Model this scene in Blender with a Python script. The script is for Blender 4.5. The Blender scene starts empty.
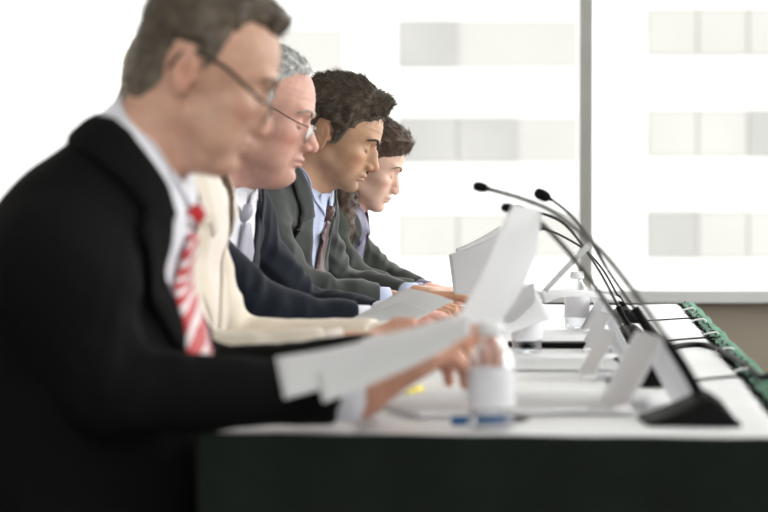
import bpy, bmesh, math, random
import numpy as np
from mathutils import Vector, Matrix
random.seed(7); rng = np.random.default_rng(7)
sc = bpy.context.scene
COL = sc.collection

# ------------------------------------------------------------------ camera, light, exposure
F = 2200.0                      # focal length in pixels of the 768 px frame
CAM = np.array([0.0, 0.0, 0.985]); TILT = math.atan(41.0 / F)
cam = bpy.data.cameras.new('camera'); cam_o = bpy.data.objects.new('camera', cam); COL.objects.link(cam_o)
cam_o.location = CAM; cam_o.rotation_euler = (math.pi / 2 - TILT, 0, 0)
cam.sensor_width = 36; cam.lens = F * 36 / 768
cam.clip_start = 0.1; cam.clip_end = 400
cam.dof.use_dof = True; cam.dof.focus_distance = 4.62; cam.dof.aperture_fstop = 4.8; cam.dof.aperture_blades = 0
sc.camera = cam_o
sc.view_settings.view_transform = 'Standard'; sc.view_settings.look = 'None'
sc.view_settings.exposure = 0.0; sc.view_settings.gamma = 1; sc.view_settings.use_curve_mapping = False
w = bpy.data.worlds.new('overcast'); sc.world = w; w.use_nodes = True
WORLD = 5.6
w.node_tree.nodes['Background'].inputs[0].default_value = (1.0, 0.99, 0.97, 1)
w.node_tree.nodes['Background'].inputs[1].default_value = WORLD

def at(px, py, d):
    """point of the room seen at picture position (px, py), d metres down the room"""
    u = (px - 384) / F; v = (256 - py) / F
    y = math.cos(TILT) + v * math.sin(TILT); z = -math.sin(TILT) + v * math.cos(TILT)
    s = d / y
    return np.array([u * s, d, CAM[2] + z * s])

# ------------------------------------------------------------------ object helpers
def tag(o, label=None, cat=None, group=None, kind=None):
    if label: o['label'] = label
    if cat: o['category'] = cat
    if group: o['group'] = group
    if kind: o['kind'] = kind
    return o
def empty(name, loc, label=None, cat=None, group=None, rotz=0):
    o = bpy.data.objects.new(name, None); COL.objects.link(o); o.location = loc; o.rotation_euler = (0, 0, rotz)
    o.empty_display_size = .05
    return tag(o, label, cat, group)
def link_mesh(name, me, mat=None, parent=None, smooth=True):
    o = bpy.data.objects.new(name, me); COL.objects.link(o)
    if mat: me.materials.append(mat)
    if smooth: me.polygons.foreach_set('use_smooth', [True] * len(me.polygons))
    if parent:
        o.parent = parent
        bpy.context.view_layer.update()
        o.matrix_parent_inverse = parent.matrix_world.inverted()
    return o
def mesh(name, V, Fc, mat=None, parent=None, smooth=True):
    me = bpy.data.meshes.new(name)
    me.from_pydata([tuple(map(float, v)) for v in V], [], [tuple(map(int, f)) for f in Fc]); me.update()
    return link_mesh(name, me, mat, parent, smooth)
def copy_tree(o, parent=None):
    c = o.copy(); COL.objects.link(c)
    if parent: c.parent = parent
    for ch in list(o.children): copy_tree(ch, c)
    return c
class MB:
    def __init__(s): s.V = []; s.F = []
    def add(s, V, Fc):
        n = len(s.V); s.V += [tuple(v) for v in V]; s.F += [tuple(i + n for i in f) for f in Fc]; return s
    def box(s, c, d, R=None):
        c = np.array(c, float); d = np.array(d, float) / 2
        V = np.array([[x, y, z] for x in (-1, 1) for y in (-1, 1) for z in (-1, 1)], float) * d
        if R is not None: V = V @ np.array(R).T
        return s.add(V + c, [(0, 1, 3, 2), (4, 6, 7, 5), (0, 4, 5, 1), (2, 3, 7, 6), (0, 2, 6, 4), (1, 5, 7, 3)])
    def tube(s, pts, rad, n=10, cap=True):
        pts = np.array(pts, float)
        if np.isscalar(rad): rad = [rad] * len(pts)
        t = np.gradient(pts, axis=0); t /= np.linalg.norm(t, axis=1)[:, None] + 1e-12
        up = np.array([0, 0, 1.0]) if abs(t[0][2]) < .9 else np.array([1.0, 0, 0])
        u = np.cross(t[0], up); u /= np.linalg.norm(u)
        V = []; a = np.linspace(0, 2 * np.pi, n, endpoint=False)
        for p, tt, r in zip(pts, t, rad):
            u = u - tt * (u @ tt); u /= np.linalg.norm(u); v = np.cross(tt, u)
            for k in a: V.append(p + r * (math.cos(k) * u + math.sin(k) * v))
        Fc = [(i * n + j, i * n + (j + 1) % n, (i + 1) * n + (j + 1) % n, (i + 1) * n + j) for i in range(len(pts) - 1) for j in range(n)]
        if cap: Fc += [tuple(range(n))[::-1], tuple((len(pts) - 1) * n + j for j in range(n))]
        return s.add(V, Fc)
    def lathe(s, prof, c=(0, 0, 0), n=28):
        V = []; c = np.array(c, float)
        for r, z in prof:
            for k in range(n):
                a = 2 * math.pi * k / n; V.append(c + (r * math.cos(a), r * math.sin(a), z))
        Fc = [(i * n + j, i * n + (j + 1) % n, (i + 1) * n + (j + 1) % n, (i + 1) * n + j) for i in range(len(prof) - 1) for j in range(n)]
        Fc += [tuple(range(n))[::-1], tuple((len(prof) - 1) * n + j for j in range(n))]
        return s.add(V, Fc)
    def build(s, name, mat=None, parent=None, smooth=False, bevel=0):
        o = mesh(name, s.V, s.F, mat, parent, smooth)
        if bevel:
            m = o.modifiers.new('bevel', 'BEVEL'); m.width = bevel; m.segments = 2; m.limit_method = 'ANGLE'
        return o
def spline(pts, n=24):
    """Catmull-Rom through pts"""
    p = np.array(pts, float); p = np.vstack([2 * p[0] - p[1], p, 2 * p[-1] - p[-2]]); out = []
    m = len(p) - 3
    for k in range(n):
        t = k / (n - 1) * m; i = min(int(t), m - 1); t -= i
        a, b, c, d = p[i:i + 4]
        out.append(.5 * ((2 * b) + (c - a) * t + (2 * a - 5 * b + 4 * c - d) * t * t + (3 * b - a - 3 * c + d) * t ** 3))
    return np.array(out)

# ------------------------------------------------------------------ materials
def mat(name, col, rough=.6, metal=0, noise=0, nscale=20, bump=0, bscale=60, spec=.5, attr=False, sss=0, sheen=0, coat=0, stretch=None, trans=0, ior=1.45, bdist=.002):
    m = bpy.data.materials.new(name); m.use_nodes = True; nt = m.node_tree; b = nt.nodes['Principled BSDF']
    b.inputs['Roughness'].default_value = rough; b.inputs['Metallic'].default_value = metal
    b.inputs['Specular IOR Level'].default_value = spec; b.inputs['IOR'].default_value = ior
    b.inputs['Transmission Weight'].default_value = trans
    if sss: b.inputs['Subsurface Weight'].default_value = sss; b.inputs['Subsurface Radius'].default_value = (1, .35, .2); b.inputs['Subsurface Scale'].default_value = .008
    if sheen: b.inputs['Sheen Weight'].default_value = sheen; b.inputs['Sheen Roughness'].default_value = .4
    if coat: b.inputs['Coat Weight'].default_value = coat
    tc = nt.nodes.new('ShaderNodeTexCoord'); src = tc.outputs['Object']
    if stretch:
        mp = nt.nodes.new('ShaderNodeMapping'); mp.inputs['Scale'].default_value = stretch; nt.links.new(src, mp.inputs[0]); src = mp.outputs[0]
    base = None
    if attr:
        a = nt.nodes.new('ShaderNodeAttribute'); a.attribute_name = 'Col'; base = a.outputs['Color']
    if noise or attr:
        n = nt.nodes.new('ShaderNodeTexNoise'); n.inputs['Scale'].default_value = nscale; n.inputs['Detail'].default_value = 6
        nt.links.new(src, n.inputs['Vector'])
        r = nt.nodes.new('ShaderNodeMapRange'); r.inputs[1].default_value = .3; r.inputs[2].default_value = .7
        r.inputs[3].default_value = 1 - noise; r.inputs[4].default_value = 1 + noise; nt.links.new(n.outputs['Fac'], r.inputs[0])
        mx = nt.nodes.new('ShaderNodeVectorMath'); mx.operation = 'MULTIPLY'
        if base: nt.links.new(base, mx.inputs[0])
        else: mx.inputs[0].default_value = col[:3]
        nt.links.new(r.outputs[0], mx.inputs[1]); nt.links.new(mx.outputs[0], b.inputs['Base Color'])
    else: b.inputs['Base Color'].default_value = (*col[:3], 1)
    if bump:
        n2 = nt.nodes.new('ShaderNodeTexNoise'); n2.inputs['Scale'].default_value = bscale; n2.inputs['Detail'].default_value = 5
        nt.links.new(src, n2.inputs['Vector'])
        bp = nt.nodes.new('ShaderNodeBump'); bp.inputs['Strength'].default_value = bump; bp.inputs['Distance'].default_value = bdist
        nt.links.new(n2.outputs['Fac'], bp.inputs['Height']); nt.links.new(bp.outputs[0], b.inputs['Normal'])
    return m
M = {}
M['skin'] = mat('skin', (.6, .38, .28), .5, attr=True, noise=.10, nscale=45, bump=.25, bscale=350, sss=.12, bdist=.0006)
M['hair'] = mat('hair', (.1, .07, .05), .45, attr=True, noise=.35, nscale=90, bump=.8, bscale=260, bdist=.0015)
M['navy_suit'] = mat('navy_suit', (.0075, .0105, .019), .85, noise=.2, nscale=500, bump=.3, bscale=700, spec=.25, sheen=.10, bdist=.0006)
M['black_suit'] = mat('black_suit', (.0045, .004, .0042), .95, noise=.2, nscale=500, bump=.3, bscale=700, bdist=.0006, spec=.15)
M['grey_suit'] = mat('grey_suit', (.032, .036, .034), .8, noise=.2, nscale=600, bump=.3, bscale=700, sheen=.25, bdist=.0006)
M['olive_suit'] = mat('olive_suit', (.022, .026, .019), .85, noise=.2, nscale=600, bump=.3, bscale=700, sheen=.2, bdist=.0006)
M['cream_suit'] = mat('cream_suit', (.74, .66, .56), .75, noise=.05, nscale=300, bump=.3, bscale=500, sheen=.2)
M['white_cotton'] = mat('white_cotton', (.80, .80, .86), .7, noise=.03, nscale=200, bump=.15, bscale=300)
M['blue_cotton'] = mat('blue_cotton', (.52, .57, .76), .7, noise=.04, nscale=200, bump=.15, bscale=300)
M['lilac_satin'] = mat('lilac_satin', (.12, .11, .19), .4, noise=.1, nscale=60, bump=.3, bscale=60)
M['cream_blouse'] = mat('cream_blouse', (.8, .73, .66), .7, noise=.04)
M['silver_tie'] = mat('silver_tie', (.40, .39, .47), .4, noise=.1, nscale=250)
M['brown_tie'] = mat('brown_tie', (.09, .045, .045), .45, noise=.2, nscale=250)
M['black_plastic'] = mat('black_plastic', (.003, .003, .003), .6, noise=.1, spec=.12)
M['foam'] = mat('foam', (.008, .008, .009), .95, noise=.2, nscale=300, bump=.8, bscale=900, bdist=.001, spec=.1)
M['metal'] = mat('metal', (.35, .33, .32), .3, metal=1, noise=.05)
M['dark_metal'] = mat('dark_metal', (.045, .04, .035), .35, metal=.6, noise=.05)
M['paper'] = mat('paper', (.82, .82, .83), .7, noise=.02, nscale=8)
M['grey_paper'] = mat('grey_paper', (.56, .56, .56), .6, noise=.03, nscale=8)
M['tablecloth'] = mat('tablecloth', (.84, .84, .85), .75, noise=.03, nscale=5, bump=.25, bscale=14, bdist=.01)
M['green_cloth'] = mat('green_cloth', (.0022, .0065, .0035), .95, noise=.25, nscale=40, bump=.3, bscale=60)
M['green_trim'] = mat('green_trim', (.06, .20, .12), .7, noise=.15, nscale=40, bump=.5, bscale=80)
M['taupe_wall'] = mat('taupe_wall', (.29, .25, .20), .85, noise=.04, nscale=3)
M['wall_paint'] = mat('wall_paint', (.82, .80, .77), .85, noise=.03, nscale=3)
M['ceiling_paint'] = mat('ceiling_paint', (.8, .8, .78), .9, noise=.02, nscale=3)
M['sill_paint'] = mat('sill_paint', (.52, .52, .52), .6, noise=.03, nscale=6)
M['mullion_metal'] = mat('mullion_metal', (.30, .30, .28), .5, noise=.05, nscale=6)
M['carpet'] = mat('carpet', (.10, .09, .08), .95, noise=.2, nscale=60)
M['blue_plastic'] = mat('blue_plastic', (.02, .12, .30), .4, noise=.05)
M['yellow_plastic'] = mat('yellow_plastic', (.75, .62, .05), .4, noise=.05)
M['white_plastic'] = mat('white_plastic', (.85, .85, .87), .35, noise=.02)
M['facade'] = mat('facade', (.36, .36, .355), .9, noise=.015, nscale=.2)
M['facade_window'] = mat('facade_window', (.152, .149, .139), .8, noise=.05, nscale=.15)
M['facade_curtain'] = mat('facade_curtain', (.168, .165, .155), .8, noise=.05, nscale=.3)
M['facade_dark'] = mat('facade_dark', (.134, .132, .126), .8, noise=.08, nscale=.3)
M['chair_fabric'] = mat('chair_fabric', (.01, .01, .011), .9, noise=.2, nscale=200)

def see_through(name, tint, gloss, rough=.03):
    m = bpy.data.materials.new(name); m.use_nodes = True; nt = m.node_tree; nt.nodes.clear()
    o = nt.nodes.new('ShaderNodeOutputMaterial'); t = nt.nodes.new('ShaderNodeBsdfTransparent'); g = nt.nodes.new('ShaderNodeBsdfGlossy')
    t.inputs[0].default_value = (*tint, 1); g.inputs['Roughness'].default_value = rough
    mx = nt.nodes.new('ShaderNodeMixShader'); lw = nt.nodes.new('ShaderNodeLayerWeight'); lw.inputs[0].default_value = gloss
    nt.links.new(lw.outputs['Facing'], mx.inputs[0]); nt.links.new(t.outputs[0], mx.inputs[1]); nt.links.new(g.outputs[0], mx.inputs[2]); nt.links.new(mx.outputs[0], o.inputs[0])
    return m
M['window_glass'] = see_through('window_glass', (.97, .98, .98), .03)
M['bottle_plastic'] = see_through('bottle_plastic', (.91, .92, .94), .42, .12)
M['lens'] = see_through('lens', (.93, .94, .95), .12)
M['acrylic'] = see_through('acrylic', (.93, .94, .95), .3, .1)
def striped(name, c1, c2, freq, vec=(1, 1, 0), rough=.45, duty=.5):
    m = mat(name, c1, rough); nt = m.node_tree; b = nt.nodes['Principled BSDF']
    tc = nt.nodes.new('ShaderNodeTexCoord'); d = nt.nodes.new('ShaderNodeVectorMath'); d.operation = 'DOT_PRODUCT'; d.inputs[1].default_value = vec
    nt.links.new(tc.outputs['UV'], d.inputs[0])
    mu = nt.nodes.new('ShaderNodeMath'); mu.operation = 'MULTIPLY'; mu.inputs[1].default_value = freq; nt.links.new(d.outputs['Value'], mu.inputs[0])
    fr = nt.nodes.new('ShaderNodeMath'); fr.operation = 'FRACT'; nt.links.new(mu.outputs[0], fr.inputs[0])
    gt = nt.nodes.new('ShaderNodeMath'); gt.operation = 'GREATER_THAN'; gt.inputs[1].default_value = duty; nt.links.new(fr.outputs[0], gt.inputs[0])
    mx = nt.nodes.new('ShaderNodeMix'); mx.data_type = 'RGBA'; mx.inputs[6].default_value = (*c1, 1); mx.inputs[7].default_value = (*c2, 1)
    nt.links.new(gt.outputs[0], mx.inputs[0]); nt.links.new(mx.outputs[2], b.inputs['Base Color'])
    return m
M['red_stripe_tie'] = striped('red_stripe_tie', (.50, .012, .018), (.72, .66, .68), 7.5, (.22, 1, 0), duty=.62)
M['printed_paper'] = striped('printed_paper', (.76, .76, .77), (.46, .46, .50), 16, (0, 1, 0), .7, duty=.62)
def thin(m, f):                 # paper lets part of the daylight through
    nt = m.node_tree; b = nt.nodes['Principled BSDF']; o = nt.nodes['Material Output']
    t = nt.nodes.new('ShaderNodeBsdfTranslucent'); t.inputs[0].default_value = (.9, .9, .92, 1); mx = nt.nodes.new('ShaderNodeMixShader'); mx.inputs[0].default_value = f
    nt.links.new(b.outputs[0], mx.inputs[1]); nt.links.new(t.outputs[0], mx.inputs[2]); nt.links.new(mx.outputs[0], o.inputs['Surface'])
for k_ in ('paper', 'printed_paper', 'grey_paper'): thin(M[k_], .35)

# ------------------------------------------------------------------ distance fields and surface nets
def smin(a, b, k):
    h = np.clip(.5 + .5 * (b - a) / k, 0, 1); return b + (a - b) * h - k * h * (1 - h)
def ssub(a, b, k): return -smin(-a, b, k)           # a minus b
def ell(P, c, r):
    q = (P - np.array(c)) ; r = np.array(r)
    k0 = np.sqrt(((q / r) ** 2).sum(1)) ; k1 = np.sqrt(((q / (r * r)) ** 2).sum(1)) + 1e-9
    return k0 * (k0 - 1) / k1
def cone(P, a, b, r1, r2):
    a = np.array(a, float); b = np.array(b, float); ba = b - a; h = np.clip(((P - a) @ ba) / (ba @ ba), 0, 1)
    return np.linalg.norm(P - a - h[:, None] * ba, axis=1) - (r1 + (r2 - r1) * h)
def rot(ax, deg):
    return np.array(Matrix.Rotation(math.radians(deg), 3, ax))
def vnoise(P, s, seed=0):
    q = P * s + seed * 17.13; i = np.floor(q).astype(np.int64); f = q - i; f = f * f * (3 - 2 * f); out = 0
    for dx in (0, 1):
        for dy in (0, 1):
            for dz in (0, 1):
                h = ((i[:, 0] + dx) * 73856093) ^ ((i[:, 1] + dy) * 19349663) ^ ((i[:, 2] + dz) * 83492791)
                h = ((h ^ (h >> 13)) * 1274126177) & 0x7fffffff
                out = out + (h / 0x7fffffff) * (f[:, 0] if dx else 1 - f[:, 0]) * (f[:, 1] if dy else 1 - f[:, 1]) * (f[:, 2] if dz else 1 - f[:, 2])
    return out * 2 - 1
def grad(fn, P, e=.001):
    g = np.stack([fn(P + np.eye(3)[k] * e) - fn(P - np.eye(3)[k] * e) for k in range(3)], 1)
    return g / (np.linalg.norm(g, axis=1)[:, None] + 1e-9)
def snap(fn, P, off=0., it=6):
    P = np.array(P, float)
    for _ in range(it): P = P - (fn(P) - off)[:, None] * grad(fn, P, .003) * .9
    return P
def surface(fn, lo, hi, h, relax=1):
    lo = np.array(lo, float); hi = np.array(hi, float); B = 8
    nb = np.ceil((hi - lo) / (h * B)).astype(int); n = nb * B
    bi = np.stack(np.meshgrid(*[np.arange(k) for k in nb], indexing='ij'), -1).reshape(-1, 3)
    cen = lo + (bi * B + B / 2) * h; d = fn(cen)
    f = np.repeat(np.repeat(np.repeat(d.reshape(nb), B, 0), B, 1), B, 2).astype(np.float32)
    act = np.abs(d) < h * B * 1.15 + .004; ab = bi[act]
    o8 = np.stack(np.meshgrid(*[np.arange(B)] * 3, indexing='ij'), -1).reshape(-1, 3)
    idx = (ab[:, None, :] * B + o8[None]).reshape(-1, 3)
    for s in range(0, len(idx), 400000):
        q = idx[s:s + 400000]; f[q[:, 0], q[:, 1], q[:, 2]] = fn(lo + q * h)
    f[[0, -1]] = 1; f[:, [0, -1]] = 1; f[:, :, [0, -1]] = 1
    sg = f < 0
    c = [sg[a:n[0] - 1 + a, b:n[1] - 1 + b, e:n[2] - 1 + e] for a in (0, 1) for b in (0, 1) for e in (0, 1)]
    cnt = sum(x.astype(np.int8) for x in c); cell = np.argwhere((cnt > 0) & (cnt < 8))
    vid = -np.ones(tuple(n - 1), int); vid[cell[:, 0], cell[:, 1], cell[:, 2]] = np.arange(len(cell))
    acc = np.zeros((len(cell), 3)); ct = np.zeros(len(cell))
    offs = [(a, b, e) for a in (0, 1) for b in (0, 1) for e in (0, 1)]
    for p in offs:
        for ax in range(3):
            if p[ax]: continue
            q = list(p); q[ax] = 1
            A = cell + p; Bq = cell + q
            fa = f[A[:, 0], A[:, 1], A[:, 2]]; fb = f[Bq[:, 0], Bq[:, 1], Bq[:, 2]]; m = (fa < 0) != (fb < 0)
            t = np.where(m, fa / np.where(m, fa - fb, 1), 0)
            pt = A + (np.array(q) - p) * t[:, None]; acc[m] += pt[m]; ct[m] += 1
    V = lo + acc / ct[:, None] * h
    quads = []
    for ax in range(3):
        a1, a2 = (ax + 1) % 3, (ax + 2) % 3
        sl0 = [slice(None)] * 3; sl1 = [slice(None)] * 3; sl0[ax] = slice(0, -1); sl1[ax] = slice(1, None)
        E = np.argwhere(sg[tuple(sl0)] != sg[tuple(sl1)])
        E = E[(E[:, a1] > 0) & (E[:, a2] > 0) & (E[:, a1] < n[a1] - 1) & (E[:, a2] < n[a2] - 1)]
        if not len(E): continue
        ins = sg[E[:, 0], E[:, 1], E[:, 2]]
        def g(u, v):
            q = E.copy(); q[:, a1] -= u; q[:, a2] -= v; return vid[q[:, 0], q[:, 1], q[:, 2]]
        Q = np.stack([g(1, 1), g(0, 1), g(0, 0), g(1, 0)], 1); Q[~ins] = Q[~ins][:, ::-1]
        quads.append(Q[(Q >= 0).all(1)])
    Q = np.concatenate(quads)
    for _ in range(relax):
        dd = fn(V); V = V - np.clip(dd, -h, h)[:, None] * grad(fn, V, h * .5) * .8
    return V, Q
def np_mesh(name, V, Q, mat_=None, parent=None, col=None, smooth=True):
    me = bpy.data.meshes.new(name); k = Q.shape[1]
    me.vertices.add(len(V)); me.vertices.foreach_set('co', np.asarray(V, np.float32).ravel())
    me.loops.add(Q.size); me.loops.foreach_set('vertex_index', Q.ravel().astype(np.int32))
    me.polygons.add(len(Q)); me.polygons.foreach_set('loop_start', np.arange(0, Q.size, k, dtype=np.int32))
    me.update(calc_edges=True); me.validate()
    if col is not None:
        a = me.color_attributes.new('Col', 'FLOAT_COLOR', 'POINT')
        a.data.foreach_set('color', np.hstack([col, np.ones((len(col), 1))]).astype(np.float32).ravel())
    return link_mesh(name, me, mat_, parent, smooth)
def strip(name, A, B, fn=None, off=.004, thick=.003, mat_=None, parent=None, n=26, m=10, xf=None, it=6, sag=0, snap2=True):
    """cloth strip between two rails, laid on the surface fn at distance off; xf maps local points to the room"""
    A = spline(A, n); B = spline(B, n); t = np.linspace(0, 1, m)
    G = A[:, None, :] * (1 - t)[None, :, None] + B[:, None, :] * t[None, :, None]
    P = G.reshape(-1, 3)
    if fn is not None: P = snap(fn, P, off if np.isscalar(off) else np.tile(np.linspace(off[0], off[1], m), n), it)
    if fn is not None: nrm = grad(fn, P, .003)
    else:
        G = P.reshape(n, m, 3); du = np.gradient(G, axis=0); dv = np.gradient(G, axis=1); nrm = np.cross(du, dv).reshape(-1, 3); nrm /= np.linalg.norm(nrm, axis=1)[:, None] + 1e-9
    N = n * m
    edge = np.zeros((n, m), bool); edge[[0, -1]] = 1; edge[:, [0, -1]] = 1
    top = P + nrm * thick * np.where(edge.ravel(), .35, 1)[:, None]
    V = np.vstack([top, P - nrm * .001])
    if xf is not None: V = xf(V)
    Fc = [(i * m + j, i * m + j + 1, (i + 1) * m + j + 1, (i + 1) * m + j) for i in range(n - 1) for j in range(m - 1)]
    Fc = Fc + [tuple(N + k for k in q[::-1]) for q in Fc]
    ring = [j for j in range(m)] + [i * m + m - 1 for i in range(1, n)] + [(n - 1) * m + j for j in range(m - 2, -1, -1)] + [i * m for i in range(n - 2, 0, -1)]
    for a, b in zip(ring, ring[1:] + ring[:1]): Fc.append((b, a, N + a, N + b))
    o = mesh(name, V, Fc, mat_, parent)
    uv = o.data.uv_layers.new(name='UVMap')
    L = np.concatenate([[0], np.cumsum(np.linalg.norm(np.diff(A, axis=0), axis=1))])
    co = [(0, 0)] * (2 * N)
    for i in range(n):
        for j in range(m): co[i * m + j] = co[N + i * m + j] = (t[j], L[i] / L[-1])
    for l in o.data.loops: uv.data[l.index].uv = co[l.vertex_index]
    return o

# ------------------------------------------------------------------ people
def frame(o, R, s=1.0, bend=0):
    o = np.array(o, float)
    if bend:                        # rounded upper back: the top of the torso leans on further than its base
        B = math.radians(bend); pv = np.array((0, 0, -.15))
        def turn(L, z, sg):
            t = np.clip((z + .24) / .26, 0, 1); a = sg * B * t * t * (3 - 2 * t); q = L - pv; c, n = np.cos(a), np.sin(a)
            return np.stack([q[:, 0] * c + q[:, 2] * n, q[:, 1], -q[:, 0] * n + q[:, 2] * c], 1) + pv
        def tw(L):
            L = np.asarray(L, float); one = L.ndim == 1; L = np.atleast_2d(L); W = o + s * (turn(L, L[:, 2], 1) @ R.T); return W[0] if one else W
        def tl(W):
            W = np.asarray(W, float); one = W.ndim == 1; Q = ((np.atleast_2d(W) - o) @ R) / s; L = Q
            for _ in range(5): L = .3 * L + .7 * turn(Q, L[:, 2], -1)
            return L[0] if one else L
        return tw, tl
    return (lambda L: o + s * (np.asarray(L, float) @ R.T)), (lambda W: ((W - o) @ R) / s)

def head_sdf(P, h):
    fem = h.get('fem', 0); full = h.get('full', 0)
    A = P.copy(); A[:, 1] = np.abs(A[:, 1])
    oc = h.get('occ', .092); d = ell(A, (.088 - oc, 0, .042), (oc, .076, .088))
    d = smin(d, ell(A, (.034, 0, .045), (.0625, .064, .066)), .02)
    d = smin(d, ell(A, (.082, .020, .035), (.0135, .026, .009 - .003 * fem)), .014)
    d = smin(d, ell(A, (.040, 0, -.022), (.050, .052 - .003 * fem, .060)), .02)
    d = smin(d, ell(A, (.060, .040, -.010), (.024, .022, .018)), .018)
    d = smin(d, ell(A, (.060, 0, -.045), (.037, .034, .030)), .015)
    d = smin(d, ell(A, (.046, .036, -.036), (.030, .020 - .003 * fem, .030)), .018)
    jr = .013 + .004 * full - .002 * fem
    d = smin(d, cone(A, (.008, .050 - .004 * fem, -.045), (.070, .012, -.081), jr, .013), .022)
    d = smin(d, ell(A, (.025, 0, -.052), (.055, .046, .034 + .012 * full)), .02)
    d = smin(d, ell(A, (.077, 0, -.079), (.0175 + .001 * full, .020, .0145)), .012)
    if full: d = smin(d, ell(A, (.045, 0, -.078 - .012 * full), (.035, .035, .022)), .02)
    if full: d = smin(d, ell(A, (.052, .040, -.050), (.022, .016, .024)), .015)
    # eye sockets, balls under lowered lids
    d = ssub(d, ell(A, (.096, .031, .013), (.0135, .019, .011)), .012)
    lid = np.linalg.norm(A - np.array((.0735, .031, .012)), axis=1) - .0142
    d = smin(d, lid, .004)
    d = ssub(d, cone(A, (.0878, .019, .0035), (.080, .044, .006), .0012, .001), .0015)      # lash line of the lowered lid
    d = ssub(d, cone(A, (.0885, .022, .0185), (.080, .044, .0165), .0008, .0008), .003)     # lid crease
    # nose
    ns = h.get('nose', 1.0)
    n = cone(A, (.086, 0, .020), (.1095 + .006 * (ns - 1) * 3, 0, -.020), .0075, .0102 * ns)
    n = smin(n, ell(A, (.091, 0, -.010), (.014, .0135, .020)), .010)
    n = smin(n, ell(A, (.099, .0115 * ns, -.0255), (.0115, .0065, .0075)), .006)
    n = smin(n, ell(A, (.103, 0, -.029), (.011, .005, .005)), .005)
    if h.get('bridge'): n = smin(n, ell(A, (.097, 0, .004), (.010, .007, .013)), .008)
    d = smin(d, n, .007)
    d = ssub(d, ell(A, (.1015, .0065, -.0325), (.006, .0032, .0035)), .002)
    # lips
    Lp = A.copy(); Lp[:, 0] += 14 * A[:, 1] ** 2
    d = smin(d, ell(Lp, (.0945, 0, -.0465), (.0085, .024, .0058)), .005)
    d = smin(d, ell(Lp, (.0930, 0, -.0575), (.0088, .019, .0056)), .005)
    Lm = Lp.copy(); Lm[:, 2] += (8 if not h.get('smile') else -6) * A[:, 1] ** 2
    d = ssub(d, ell(Lm, (.1035, 0, -.0520), (.010, .030, .0011)), .0022)
    d = ssub(d, ell(Lp, (.101, 0, -.0665), (.008, .018, .0055)), .008)
    d = ssub(d, cone(A, (.0965, .019, -.028), (.082, .033, -.058), .0012, .0008), .007)      # fold from nose to mouth
    # forehead lines, crow's feet
    if not fem: d = d + .0003 * np.sin(A[:, 2] * 620) * np.exp(-((A[:, 2] - .062) / .014) ** 2) * (A[:, 0] > .05)
    # ear
    E = A - np.array((-.016, .0785, .002)); E = E @ rot('Y', -10); c, s_ = math.cos(.38), math.sin(.38)
    E = np.stack([E[:, 0] * c + E[:, 1] * s_, -E[:, 0] * s_ + E[:, 1] * c, E[:, 2]], 1)
    lobe = np.where(E[:, 2] < 0, .84, 1.0) ; e = ell(np.stack([E[:, 0] / lobe, E[:, 1], E[:, 2]], 1), (0, 0, 0), (.0175, .0062, .0320))
    e = ssub(e, ell(E, (.003, .0075, .002), (.0105, .0065, .0175)), .003)
    e = ssub(e, ell(E, (.001, .0065, .017), (.0125, .003, .010)), .003)
    e = smin(e, ell(A, (-.001, .073, .0), (.0045, .005, .007)), .004)
    e = smin(e, ell(E, (-.002, .0018, .010), (.004, .0035, .012)), .003)
    d = smin(d, e, .004)
    return d
def skull_sdf(P, oc=.092):
    A = P.copy(); A[:, 1] = np.abs(A[:, 1])
    d = smin(ell(A, (.088 - oc, 0, .042), (oc, .076, .088)), ell(A, (.034, 0, .045), (.0625, .064, .066)), .02)
    d = smin(d, ell(A, (.040, 0, -.022), (.050, .052, .060)), .02)
    return smin(d, cone(A, (-.020, 0, -.02), (-.040, 0, -.10), .050, .050), .03)
def poly_sd(x, z, poly):
    p = np.array(poly, float); d = np.full(len(x), 1e9); ins = np.zeros(len(x), bool)
    for (x1, z1), (x2, z2) in zip(p, np.roll(p, -1, 0)):
        ex, ez = x2 - x1, z2 - z1; t = np.clip(((x - x1) * ex + (z - z1) * ez) / (ex * ex + ez * ez), 0, 1)
        d = np.minimum(d, np.hypot(x - x1 - t * ex, z - z1 - t * ez))
        with np.errstate(divide='ignore', invalid='ignore'):
            ins ^= ((z1 > z) != (z2 > z)) & (x < ex * (z - z1) / (ez if ez else 1e-12) + x1)
    return np.where(ins, d, -d)
MALE_HAIR = [(.092, .088), (.074, .074), (.060, .066), (.058, .044), (.036, .036), (.026, .020), (.020, -.003), (.006, -.006), (.003, .022), (-.012, .040), (-.036, .036),
             (-.044, .008), (-.042, -.030), (-.058, -.062), (-.085, -.070), (-.2, -.06), (-.2, .25), (.2, .25), (.2, .10)]
BALDING_HAIR = [(.052, .112), (.050, .085), (.046, .06), (.052, .044), (.034, .036), (.022, .020), (.018, -.016), (.004, -.016), (.004, .022), (-.012, .040), (-.036, .036),
                (-.044, .008), (-.042, -.030), (-.058, -.062), (-.085, -.070), (-.2, -.06), (-.2, .25), (.2, .25), (.2, .14)]
FEM_HAIR = [(.090, .072), (.070, .056), (.052, .040), (.038, .020), (.026, -.004), (.012, -.020), (-.010, -.030), (-.030, -.060), (-.050, -.090), (-.2, -.09), (-.2, .25), (.2, .25), (.2, .085)]

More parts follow.
